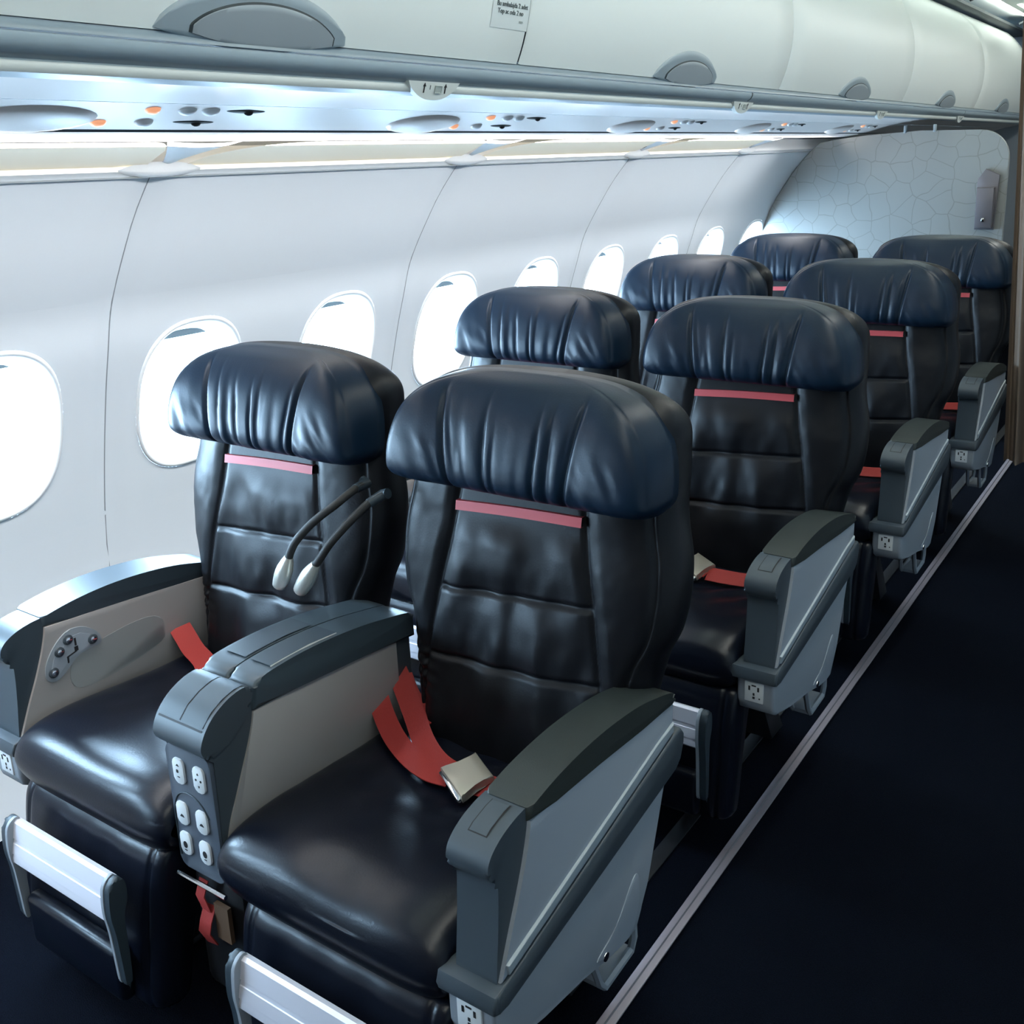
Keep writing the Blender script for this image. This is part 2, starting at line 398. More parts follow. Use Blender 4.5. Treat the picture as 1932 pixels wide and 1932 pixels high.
for n, ys_ in enumerate(SEAMS):
    # white joint: V-shaped web above and lens-shaped clip below
    def f(i, j):
        t = -1 + 2 * i / 12; u = j / 6
        hwid = .010 + .085 * u ** 1.2
        return (-1.281 + .146 * u, ys_ + .02 + t * hwid, 1.5285 + .0405 * u - .004 * (1 - t * t))
    v = grid(f, 13, 7)
    setp(obj('trim_%d' % (90 + n), v, RINGM, ang=180), kind='structure')
    def g(i, j):
        a = 2 * pi * i / 40; r_ = j / 5; y = ys_ + .008 + cos(a) * .105 * r_; h_ = sin(a) * .0165 * r_ * (1 - abs(cos(a)) ** 3 * .5)
        z = 1.5165 + h_; d_ = .012 * (1 - r_ * r_)
        return (-1.281 + .0 + d_ * .5 + h_ * .75, y, z - d_ * .5)
    setp(obj('trim_%d' % (100 + n), grid(g, 40, 6, closeu=True), RINGM, ang=180), kind='structure')
    setp(obj('trim_%d' % (110 + n), tube([(-1.268, ys_ + .022, 1.535), (-1.262, ys_ + .035, 1.540), (-1.245, ys_ + .055, 1.547)], [.001, .003, .001], 6), GAPM), kind='structure')
# bulkhead
bp_ = [(wallx(z) + .004, z) for z in [i * 1.50 / 24 for i in range(25)]] + [(-1.24, 1.545), (-1.13, 1.560), (-1.0, 1.572), (-.72, 1.585), (-.44, 1.577)]
for a in range(9):
    q = a / 8 * pi / 2; bp_.append((-.44 + .14 * sin(q), 1.577 - .14 + .14 * cos(q)))
bp_ += [(-.30, 0)]
setp(obj('wall_back', prism(bp_, YB, YB + .03, 'y'), CRACK, ang=30), kind='structure', label='pale bulkhead with crackle line pattern')
for n, x in enumerate((-.80, -.655)):
    setp(obj('trim_%d' % (120 + n), box(x - .006, x + .006, YB - .012, YB + .01, 1.575, 1.612, .002), LIPM), kind='structure')
setp(obj('trim_125', tube([(-.126, Y0, .003), (-.126, Y1, .003)], .004, 4), RACKM), kind='structure')
# floor track cover strip along the aisle side of the seats
def strip():
    b = box(-.141, -.110, Y0 + .01, Y1 - .01, .0005, .005, .002); return b
setp(obj('trim_126', strip(), mat('worn_track_cover', (.30, .26, .29), .45, metal=.4, bump=.3, bscale=60)), kind='structure')
setp(obj('trim_127', box(-.270, -.235, Y0 + .01, Y1 - .01, .0005, .004, .001), BLACKM), kind='structure')

# ================================================================== OVERHEAD BINS
BC = (-1.07, 1.905); BR = .43
def bin_surface(y, t, off=0):
    """t 0..1 from the door's lower edge to its upper edge"""
    a0 = math.atan2(1.712 - BC[1], -.692 - BC[0]); a1 = math.atan2(2.262 - BC[1], -.800 - BC[0]); a = a0 + (a1 - a0) * t
    return (BC[0] + (BR + off) * cos(a), y, BC[1] + (BR + off) * sin(a))
BP = 1.54; BY = [.36 + BP * k for k in range(-1, 5)]
BINLAB = ['white overhead bin door behind the viewer', 'white overhead bin door at left with the large grey half-round handle and small notice',
          'white overhead bin door with the second grey half-round handle, above the second row', 'white overhead bin door with the third grey handle, above the third row',
          'white overhead bin door with the fourth grey handle, over the patterned bulkhead', 'farthest white overhead bin door, beside the brown curtain']
def make_bin(y0, y1, label):
    r = empty('overhead_bin', (-.9, (y0 + y1) / 2, 1.70), label, 'overhead bin', 'overhead bins along the left side')
    o = Vector(r.location)
    g = .0035
    ys_ = [y0 + g, y0 + g + .004] + [y0 + (y1 - y0) * i / 10 for i in range(1, 10)] + [y1 - g - .004, y1 - g]
    NT = 28
    def f(i, j):
        e = -.004 if i in (0, len(ys_) - 1) else 0
        p = bin_surface(ys_[i], j / NT, e); return Vector(p) - o
    V, F = grid(f, len(ys_), NT + 1)
    # the body behind, so that the seam reads as a dark slot
    obj('door', (V, F), BINM, r, ang=180)
    back = grid(lambda i, j: Vector(bin_surface([y0, y1][i], j / NT, -.016)) - o, 2, NT + 1)
    obj('body', back, GASK, r)
    # half-round grey handle with its inner paddle
    yc = (y0 + y1) / 2 + .045
    def half(rw, rh, off, dz=0, n=40, yo=0):
        L = 2 * 0.43
        def h(i, j):
            s = -1 + 2 * i / n; top = rh * (1 - abs(s) ** 2.0) ** .62; bot = -.026 * (1 - s * s) + dz
            z = bot + (top - bot) * j / 10; t = (z + .004) / .66
            e = min(j, 10 - j, i, n - i); q = off * (0 if e == 0 else 1)
            p = bin_surface(yc + yo + s * rw, max(-.06, t), q); return Vector(p) - o
        return grid(h, n + 1, 11)
    obj('handle_gap', half(.154, .0665, .0085, yo=.012), GAPM, r, ang=60)
    hd = obj('handle', half(.195, .085, .006), D.materials.get('handle_grey') or mat('handle_grey', (.32, .38, .42), .4), r, ang=60)
    obj('paddle', half(.150, .064, .010, yo=.012), mat('handle_paddle_grey', (.33, .37, .40), .35) if 'handle_paddle_grey' not in D.materials else D.materials['handle_paddle_grey'], hd, ang=60)
    return r
bins = []
for k in range(len(BY) - 1):
    bins.append(make_bin(BY[k], BY[k + 1], BINLAB[k]))
make_bin(BY[-1], BY[-1] + BP, BINLAB[5])
# right-hand bins: plain outline (they only face the aisle)
setp(obj('trim_130', grid(lambda i, j: (mir(bin_surface(0, j / 20)[0]), [Y0, Y1][i], bin_surface(0, j / 20)[2]), 2, 21), BINM), kind='structure')
# grey lip joints
for n, yj in enumerate((3.17, 6.25)):
    setp(obj('trim_%d' % (135 + n), grid(lambda i, j: (LIP2[j][0] + .001, yj - .004 + .008 * i + .02 * (1 - j / 4), LIP2[j][1]), 2, 5), GAPM), kind='structure')
# notice on the big bin door
nr = empty('notice', Vector(bin_surface(1.82, .165, .001)), 'small white notice with two lines of print on the leftmost bin door', 'notice')
p0 = Vector(bin_surface(1.82, .165, .0008)); p1 = Vector(bin_surface(1.82, .20, .0008)); upv = (p1 - p0).normalized()
def patch(y0, y1, t0, t1, off, org):
    return grid(lambda i, j: Vector(bin_surface(y0 + (y1 - y0) * i / 4, t0 + (t1 - t0) * j / 6, off)) - org, 5, 7)
obj('sticker', patch(1.765, 1.895, .115, .225, .0008, p0), mat('sticker_white', (.76, .80, .80), .35), nr)
def onbin(y, t, off=.0016):
    p = Vector(bin_surface(y, t, off)); q = Vector(bin_surface(y, t + .02, off)); return basis((0, 1, 0), q - p, p - p0)
text_mesh('Bu ambalajda 2 adet', .0135, GREYINK, 'print', nr, onbin(1.832, .193))
text_mesh('Top ac oda 2 no', .0135, GREYINK, 'print', nr, onbin(1.828, .170))
text_mesh('78025', .006, FAINT, 'print', nr, onbin(1.868, .142))

# row signs on the trim strip
def row_sign(y, label, first=True):
    r = empty('row_sign', (-.70, y, 1.648), label, 'sign', 'seat row signs on the bin edge')
    n = 24
    def outline(s):                                     # flat top, rounded belly
        top = 1.6625; bel = 1.6625 - .034 * (1 - abs(s) ** 2.2) ** .8; return top, bel
    def f(i, j):
        s = -1 + 2 * i / n; t_, b_ = outline(s); z = t_ + (b_ - t_) * j / 6
        return (.012 - .35 * (1.6625 - z), s * .078, z - 1.648)
    def b(i, j):
        p = f(i, j); return (p[0] - .012, p[1], p[2])
    F = grid(f, n + 1, 7); B = grid(b, n + 1, 7)
    rim = grid(lambda i, j: (f if j == 0 else b)(i, 6), n + 1, 2); rim2 = grid(lambda i, j: (f if j == 0 else b)(i, 0), n + 1, 2)
    obj('plate', join(F, B, rim, rim2), TRIMW, r)
    def onp(yy, z):
        return basis((0, 1, 0), (.35, 0, 1), (.0128 - .35 * (1.6625 - z), yy, z - 1.648))
    for yy in (-.030, .034):
        shaft = [(-.0014, -.009), (.0014, -.009), (.0014, .003), (.0045, .003), (0, .010), (-.0045, .003), (-.0014, .003)]
        bmx = prism(shaft, 0, .0005, 'z'); bmx.transform(onp(yy, 1.6505)); obj('arrow', bmx, INK, r, smooth=False)
    text_mesh('1', .012, GREYINK, 'digit', r, onp(-.012, 1.6515))
    bmx = prism([(-.010, -.007), (.010, -.007), (.010, .007), (-.010, .007)], 0, .0004, 'z', bev=.002); bmx.transform(onp(.012, 1.649)); obj('pictogram', bmx, FAINT, r, smooth=False)
    return r
SG = row_sign(1.615, 'cream row sign with two arrows on the bin edge, nearest and largest one')
dup(SG, (-.70, 3.145, 1.648), 'second cream row sign on the bin edge, at the joint of the grey lip')
dup(SG, (-.70, 4.685, 1.648), 'third cream row sign along the bin edge, small, left of the curtain')
dup(SG, (-.70, 6.225, 1.648), 'farthest tiny row sign on the bin edge, near the curtain')

# passenger service units under the bins
def service_unit(y, label):
    r = empty('service_unit', (-.95, y, 1.60), label, 'service unit', 'service units with lamps under the bins')
    def on(x, yy, d_=0): # height of the sloping panel at x (world), relative to root
        z = interp([(-1.02, 1.586), (-.985, 1.592), (-.93, 1.606), (-.871, 1.621)], x); return (x + .95, yy, z - 1.60 - d_)
    def dome(x, yy, rx, ry, h_, n=24, m_=6):
        def f(i, j):
            a = 2 * pi * i / n; q = j / m_ * pi / 2; p = on(x + rx * cos(a) * cos(q), yy + ry * sin(a) * cos(q), h_ * sin(q)); return p
        return grid(f, n, m_ + 1, closeu=True)
    obj('speaker_cover', dome(-.955, -.13, .06, .115, .014), SHELLM if False else PSUM, r)
    for x, yy in ((-.97, .0), (-.90, .06)): obj('reading_lamp', dome(x, yy, .011, .014, .008), AMBER, r)
    for x, yy in ((-.965, .085), (-.90, .13), (-.90, .18)): obj('air_nozzle', dome(x, yy, .013, .018, .009), WHITEP, r)
    for x, yy in ((-.965, .19), (-.90, .26)):
        s = obj('slot', dome(x, yy, .008, .045, .003), GAPM, r)
        obj('catch', dome(x, yy + .005, .005, .012, .008, 12, 4), INK, s)
    return r
SU = service_unit(1.06, 'service unit with two amber lamps, white nozzles and dark slots, nearest under the bin')
dup(SU, (-.95, 2.02, 1.60), 'service unit above the second row, with dark slot and amber lamp')
dup(SU, (-.95, 3.02, 1.60), 'service unit with amber lamp above the third row')
dup(SU, (-.95, 4.00, 1.60), 'service unit with amber lamp above the fourth row')
dup(SU, (-.95, 5.05, 1.60), 'farthest service unit with amber lamp, over the bulkhead')

# ================================================================== SEATS
ROWP = .9904
XA, XW = -.328, -.960                  # seat centre lines: aisle side, window side
YR = 1.10                              # root y of the first row
def nz(x, y, z, s): return noise.noise(Vector((x * s, y * s, z * s)))
WTAB = [(.40, .205), (.50, .225), (.56, .236), (.60, .243), (.69, .263), (.74, .284), (.80, .294), (.86, .293), (.93, .279), (1.0, .275), (1.05, .274)]
def top_w(z):          # half width of the rounded crown
    t = (z - 1.05) / (1.153 - 1.05); return .274 * max(.0, 1 - min(1, t) ** 2.8) ** (1 / 3.2)
def bw(z): return smint(WTAB, z) if z < 1.05 else top_w(z)
def yfront(z):
    a = 1.25 + .2 * (z - .5)
    return a + (1.365 - a) * sstep(.962, 1.0, z) + .05 * sstep(1.06, 1.153, z) ** 2
def yrear(z): return 1.43 + .13 * (z - .5) - .055 * sstep(1.05, 1.153, z) ** 2
SEAM = [(.40, .205), (.57, .192), (.63, .186), (.77, .163), (.85, .146), (.945, .132)]
def back_mesh(seed):
    N = 150; R = 250
    zs = [.42 + (1.153 - .42) * (j / R) for j in range(R + 1)]
    zs = [z for z in zs if z < 1.05] + [1.05 + (1.1529 - 1.05) * sin(pi / 2 * i / 50) for i in range(51)]
    NB = 46
    def f(i, j):
        z = zs[j]; w = max(bw(z), .004); yf = yfront(z); yr = yrear(z); ym = (yf + yr) / 2; t = (yr - yf) / 2
        if i <= N:                                      # front sheet, left to right
            a = -pi / 2 + pi * i / N; s = sin(a); s = math.copysign(1 - (1 - abs(s)) ** .80, s) if False else (a / (pi / 2)) * .35 + s * .65
            x = w * s; k = max(0, 1 - abs(s) ** 5) ** (1 / 2.6); y = ym - t * k
            if z < 1.0:
                sm = smint(SEAM, z); inn = abs(x) < sm; d_ = 0
                if z > .42:
                    d_ += .0065 * gs(abs(x) - sm, .0045)                              # side seams
                    c1 = .772 + .010 * x / .15; c2 = .641 + .012 * x / .18; tp = .912 + .015 * x / .13
                    if inn:
                        for c in (c1, c2): d_ += .008 * gs(z - c, .0055) * sstep(sm, sm - .01, abs(x))
                        d_ -= .006 * (1 - (x / sm) ** 2) * (1 - gs(z - c1, .03)) * (1 - gs(z - c2, .03)) * sstep(.45, .55, z) * sstep(.92, .85, z)
                        wv = nz(x + seed, z * .40, seed, 13) * .0135 + nz(x * 1.2 + seed, z * .8, 3 + seed, 24) * .0022
                        d_ += wv * sstep(sm, sm - .03, abs(x)) * sstep(.905, .85, z)
                        # the creases that gather toward the lower cross seams
                        for c, q in ((c1, 1), (c2, 1.3)):
                            d_ += q * .004 * gs(z - c - .035, .03) * nz(x + seed * 2, 0, c, 30)
                    else:
                        e = sstep(sm, sm + .03, abs(x))
                        d_ += e * (nz(x * .9 + seed, z, 7 + seed, 12) * .0050 + nz(x + z * .7 + seed, z - x, 5 + seed, 30) * .0008)
                        d_ -= .007 * e * sstep(w, w - .05, abs(x))
                    # piping line near the outer edge and gathers at the waist
                    d_ += .009 * gs(abs(x) - (w - .030), .0045)
                    d_ += .0035 * sin(z * 260 + 4 * x) * gs(z - .60, .05) * sstep(w - .10, w - .03, abs(x))
                y += d_ * k
            return (x, y, z)
        q = (i - N) / NB * pi; c = cos(q); s = sin(q)   # around the back, right to left
        x = w * (1 - .07 * s) * math.copysign(abs(c) ** .45, c); y = ym + t * abs(s) ** .5
        return (x, y, z)
    nu = N + NB
    V, F = grid(f, nu, len(zs), closeu=True)
    F.append(tuple(range(nu))[::-1]); n = len(V); F.append(tuple(range(n - nu, n)))
    return V, F
DT = [(0, .010), (.025, .046), (.06, .064), (.14, .080), (.30, .087), (.48, .087), (.66, .083), (.80, .073), (.90, .058), (.96, .040), (1, .008)]
def head_mesh(seed, flat=0):
    NX, NZ = 230, 84; HW = .281; ZB_, ZT = .950, 1.155
    def wz(z):
        t = max(0, (z - .965) / .19); w = HW * max(0, 1 - t ** 2.8) ** (1 / 3.6)
        return max(w - .024 * max(0, (.985 - z) / .035) ** 2, .01)
    def f(i, j):
        q = j / NZ; q = .5 - .5 * cos(pi * q); q = .25 * (j / NZ) + .75 * q
        z = ZB_ + (ZT - ZB_) * q * .9995; w = wz(z)
        a = -pi / 2 + pi * i / NX; s = sin(a) * .6 + (a / (pi / 2)) * .4; s = max(-1, min(1, s)); x = w * s
        Dp = smint(DT, q) * (max(0, 1 - abs(s) ** 18)) ** (1 / 2.3)
        y = 1.374 + .20 * (z - 1.02) - Dp
        u = (z - .96) / .19; sm = .118 + .028 * u; d_ = 0
        e0 = sstep(0, .08, q) * sstep(1, .93, q)
        d_ += .008 * gs(abs(x) - sm, .0045) * sstep(1.148, 1.10, z)
        if abs(x) < sm + .001:
            v = x / sm
            wv = v + .10 * sin(v * 7 + seed) + .05 * sin(v * 17 + 2 * seed) + .04 * sin(u * 3 + seed + 4 * v)
            ph = wv * 5.0 * pi / 2 * 1.1
            amp = .25 + .75 * abs(nz(wv * 2.3 + seed, u * .25, seed, 1.0)) * 1.7
            rid = (1 - abs(sin(ph))) ** 1.5
            am = .0085 * sstep(1.135, 1.04, z + .03 * nz(wv * 3, seed, 0, 1)) * min(1.1, amp) * sstep(.945, .975, z)
            d_ += am * rid * sstep(sm, sm - .012, abs(x))
            d_ -= .004 * (1 - v * v)
        else:
            e = abs(x) - sm
            d_ -= .005 * sstep(0, .05, e)
            d_ += .005 * sstep(1.08, .98, z) * nz(x * 2 + z * 1.2, z * .7, seed + 9, 22) * sstep(0, .02, e) * sstep(.26, .2, abs(x))
        d_ += .004 * gs(abs(x) - (w - .014), .0035) * sstep(.12, .2, q)
        return (x, y + d_ * e0, z)
    V, F = grid(f, NX + 1, NZ + 1)
    yb = lambda z: 1.392 + .20 * (z - 1.02)
    rim = [k for k in range(NX + 1)] + [(j + 1) * (NX + 1) - 1 for j in range(1, NZ + 1)] + [NZ * (NX + 1) + k for k in range(NX - 1, -1, -1)] + [j * (NX + 1) for j in range(NZ - 1, 0, -1)]
    n0 = len(V)
    for k in rim: V.append((V[k][0], yb(V[k][2]), V[k][2]))
    m = len(rim)
    for k in range(m): F.append((rim[k], rim[(k + 1) % m], n0 + (k + 1) % m, n0 + k))
    F.append(tuple(range(n0, n0 + m)))
    return V, F
def cushion_mesh(xl, xr, seed):
    NX, NT = 90, 130
    xc = (xl + xr) / 2; hw = (xr - xl) / 2
    # section outline in (y,z): under the front, round the nose, back along the top
    sec = smooth_poly([(1.30, .36), (1.05, .36), (.90, .365), (.845, .378), (.822, .415), (.825, .452), (.845, .482), (.885, .498), (.95, .500), (1.05, .492), (1.16, .484), (1.30, .480)], 12, closed=False)
    n = len(sec)
    def f(i, j):
        a = -pi / 2 + pi * i / NX; s = sin(a) * .5 + (a / (pi / 2)) * .5; x = xc + hw * s
        y, z = sec[j]; k = (max(0, 1 - abs(s) ** 7)) ** (1 / 2.5)
        yc, zc = 1.06, .43
        y = yc + (y - yc) * (.90 + .10 * k); z = zc + (z - zc) * (.35 + .65 * k)
        if z > .45:
            d_ = nz(x + seed, y * .8, seed, 9) * .005 + nz(x + seed, y, seed + 4, 22) * .0025 * sstep(.92, 1.05, y)
            # creases fanning out of the rear corner
            r_ = sqrt((x - xr) ** 2 + (y - 1.22) ** 2); an = math.atan2(y - 1.30, x - xr - .06)
            d_ += .0035 * sin(an * 26) * gs(r_ - .14, .10)
            z += d_ * k
        return (x, y, z)
    V, F = grid(f, NX + 1, n)
    B = grid(lambda i, j: V[i] if j == 0 else V[(n - 1) * (NX + 1) + i], NX + 1, 2)
    return join((V, F), B)
def legrest_mesh(xl, xr):
    NX = 60; xc = (xl + xr) / 2; hw = (xr - xl) / 2
    sec = smooth_poly([(.93, .33), (.90, .37), (.872, .388), (.845, .388), (.828, .372), (.818, .34), (.808, .29), (.795, .22), (.785, .15), (.785, .10), (.80, .085), (.84, .09), (.88, .20)], 8, closed=True)
    n = len(sec)
    def f(i, j):
        a = -pi / 2 + pi * i / NX; s = sin(a) * .4 + (a / (pi / 2)) * .6; x = xc + hw * s; y, z = sec[j]
        k = (max(0, 1 - abs(s) ** 10)) ** (1 / 2.5); yc, zc = .86, .25
        y = yc + (y - yc) * (.55 + .45 * k); z = zc + (z - zc) * (.92 + .08 * k)
        if y < .86: y += .005 * gs(abs(s) - .86, .018) + .003 * nz(x, z, 1, 14)
        return (x, y, z)
    V, F = grid(f, NX + 1, n, closev=True)
    F.append(tuple(j * (NX + 1) for j in range(n))); F.append(tuple(j * (NX + 1) + NX for j in range(n))[::-1])
    return V, F
def L(vf, dy=YR, dx=0):
    """move a mesh written in first-row coordinates into the seat's own"""
    return [(x - dx, y - dy, z) for x, y, z in vf[0]], vf[1]
def B(b, dx=0, dy=YR):
    bmesh.ops.translate(b, vec=(-dx, -dy, 0), verts=b.verts); return b

# --- profiles of the arms, (y, z)
SCURVE = [(.939, .657), (.934, .635), (.922, .600), (.905, .560), (.886, .520), (.869, .482), (.858, .457)]
NOSE = [(.945, .677), (.915, .675), (.885, .668), (.862, .656), (.851, .642), (.850, .626), (.858, .612), (.868, .603), (.868, .575), (.864, .53), (.858, .48), (.855, .452)]
CAPTOP = [(.936, .678), (1.0, .688), (1.08, .692), (1.16, .688), (1.24, .677), (1.31, .659), (1.352, .645), (1.366, .634), (1.366, .622)]
def arm_casing(x0, x1, extra=()):
    pts = smooth_poly(NOSE, 4, closed=False)
    poly = [tuple(p) for p in pts] + [(1.36, .52), (1.36, .615), (1.30, .64), (1.16, .665), (1.0, .665), (.945, .662)]
    return prism(poly, x0, x1, 'x', bev=.006, seg=3)
def arm_pad(x0, x1):
    top = [tuple(p) for p in smooth_poly(CAPTOP, 4, closed=False)]
    low = [(1.362, .617), (1.25, .630), (1.12, .643), (1.0, .652), (.936, .657)]
    return prism(top + low, x0, x1, 'x', bev=.009, seg=4)
def side_panel(x0, x1):
    poly = [tuple(p) for p in smooth_poly(SCURVE, 4, closed=False)] + [(1.358, .568), (1.362, .619), (1.2, .635), (1.05, .6485)]
    return prism(poly, x0, x1, 'x', bev=.003)
def ridge(x0, x1):
    return prism([(.872, .462), (.868, .480), (1.30, .578), (1.357, .588), (1.357, .570)], x0, x1, 'x', bev=.003)
def band(x0, x1):
    top = [(.840, .452), (.858, .455)] + [(1.358, .567)] + [(1.380, .566), (1.391, .552), (1.390, .535), (1.378, .508)]
    low = [(1.36, .496), (.862, .424), (.845, .422), (.838, .432)]
    return prism(top + low, x0, x1, 'x', bev=.005, seg=3)
def shell(x0, x1):
    pts = [(.842, .430), (.842, .372), (.848, .352), (.87, .338), (.955, .320), (1.06, .300), (1.15, .276), (1.20, .262), (1.232, .264), (1.250, .290), (1.262, .335), (1.342, .495), (1.30, .50)]
    return prism(pts, x0, x1, 'x', bev=.008, seg=3)
def socket(parent, xc, y, zc, name='power_socket'):
    s = obj(name, B(box(xc - .021, xc + .021, y - .003, y + .004, zc - .023, zc + .023, .0015)), WHITEP, parent)
    hs = []
    for dx, dz, w, h_ in ((-.010, .009, .004, .010), (.010, .009, .004, .010), (0, .016, .010, .003), (0, -.004, .004, .006), (0, -.012, .005, .005), (.013, -.012, .003, .003)):
        hs.append((dx, dz, w, h_))
    bm_ = bmesh.new()
    for dx, dz, w, h_ in hs:
        t = box(xc + dx - w / 2, xc + dx + w / 2, y - .0036, y, zc + dz - h_ / 2, zc + dz + h_ / 2); me = D.meshes.new('tmp'); t.to_mesh(me); t.free(); bm_.from_mesh(me); D.meshes.remove(me)
    obj('socket_holes', B(bm_), INK, s, smooth=False)
    return s
def rounded_rect(cx, cz, w, h_, r_, n=5):
    out = []
    for sx, sz, a0 in ((1, 1, 0), (-1, 1, 90), (-1, -1, 180), (1, -1, 270)):
        for k in range(n + 1):
            a = radians(a0 + 90 * k / n); out.append((cx + sx * (w / 2 - r_) + r_ * cos(a), cz + sz * (h_ / 2 - r_) + r_ * sin(a)))
    return out

MESHCACHE = {}
def seat_common(r, xo, cl, cr, seed, lr):
    """xo = world x of the seat's centre line; cl, cr = cushion edges, lr = leg-rest edges (local x)"""
    obj('backrest', L(back_mesh(seed)), LEA_B, r, ang=180)
    sp = [(-.134, 1.3345, .9185), (0, 1.3345, .9245), (.131, 1.3345, .929)]
    pts = []
    for k in range(21):
        x = -.134 + .265 * k / 20; z = .9145 + .011 * (k / 20) + .002 * sin(k / 20 * pi); pts.append((x, 0, z))
    def fs(i, j):
        x, _, z = pts[i]; zz = z + (.0085 if j else -.0085); w = bw(zz); s = x / w
        yf = yfront(zz); yr = yrear(zz); k = max(0, 1 - abs(s) ** 5) ** (1 / 2.6); y = (yf + yr) / 2 - (yr - yf) / 2 * k
        return (x, y - YR - .0065, zz)
    F1 = grid(fs, 21, 2); F2 = grid(lambda i, j: Vector(fs(i, j)) + Vector((0, .014, 0)), 21, 2)
    e1 = grid(lambda i, j: Vector(fs(i, 1)) + Vector((0, .014 * j, 0)), 21, 2); e2 = grid(lambda i, j: Vector(fs(i, 0)) + Vector((0, .014 * j, 0)), 21, 2)
    o = obj('red_strip', join(F1, F2, e1, e2), REDL, r); o['label'] = 'red leather strip below the headrest'
    obj('headrest', L(head_mesh(seed)), LEA_H, r, ang=180)
    obj('seat_cushion', L(cushion_mesh(cl, cr, seed)), LEA_D, r, ang=180)
    obj('leg_rest', L(legrest_mesh(*lr)), LEA_D, r, ang=180)
    lc = 0
    # ribbed aluminium foot bar between two end brackets
    def bar():
        sec = [(.785, .356), (.776, .359), (.770, .3555), (.7655, .335), (.7635, .3262), (.7655, .3255), (.7630, .3175), (.7615, .3165), (.7590, .3055), (.7570, .2965), (.7592, .2958), (.7565, .288), (.7560, .279), (.760, .274), (.770, .272), (.785, .276)]
        return prism(sec, lc - .150, lc + .150, 'x', bev=0)
    obj('foot_bar', B(bar()), ALU, r, ang=25)
    for s in (-1, 1):
        poly = [tuple(p) for p in smooth_poly([(.768, .360), (.780, .362), (.788, .345), (.787, .315), (.779, .292), (.776, .26), (.775, .20), (.772, .155), (.766, .150), (.761, .157), (.759, .21), (.757, .26), (.753, .30), (.757, .345)], 4)]
        x0 = lc + s * .150; x1 = lc + s * .168
        br = obj('foot_bar_bracket', B(prism(poly, min(x0, x1), max(x0, x1), 'x', bev=.006, seg=3)), DARKP2, r)
        obj('bracket_edge', B(prism([(p[0] - .0015, p[1] + .001) for p in poly], lc + s * .149 - .0035, lc + s * .149 + .0035, 'x', bev=.001)), SHELLM, br)
    obj('calf_pad', B(box(lc - .145, lc + .145, .762, .795, .095, .205, .014, 3)), LEA_D, r)
    # frame under the seat
    obj('seat_pan', B(box(cl + .01, cr - .01, .90, 1.40, .30, .375, .01)), BLACKM, r)
    for y in (.99, 1.36):
        obj('leg', B(prism([(y - .03, .31), (y + .03, .31), (y + .05 - .02, .012), (y - .05 + .02, .012)], lc - .02, lc + .02, 'x', bev=.004)), BLACKM, r)
    obj('floor_fitting', B(box(lc - .035, lc + .035, .93, 1.43, .005, .02, .004)), BLACKM, r)
    obj('back_pocket', B(box(-.19, .19, 1.42, 1.455, .45, .72, .012)), LEA_D, r)

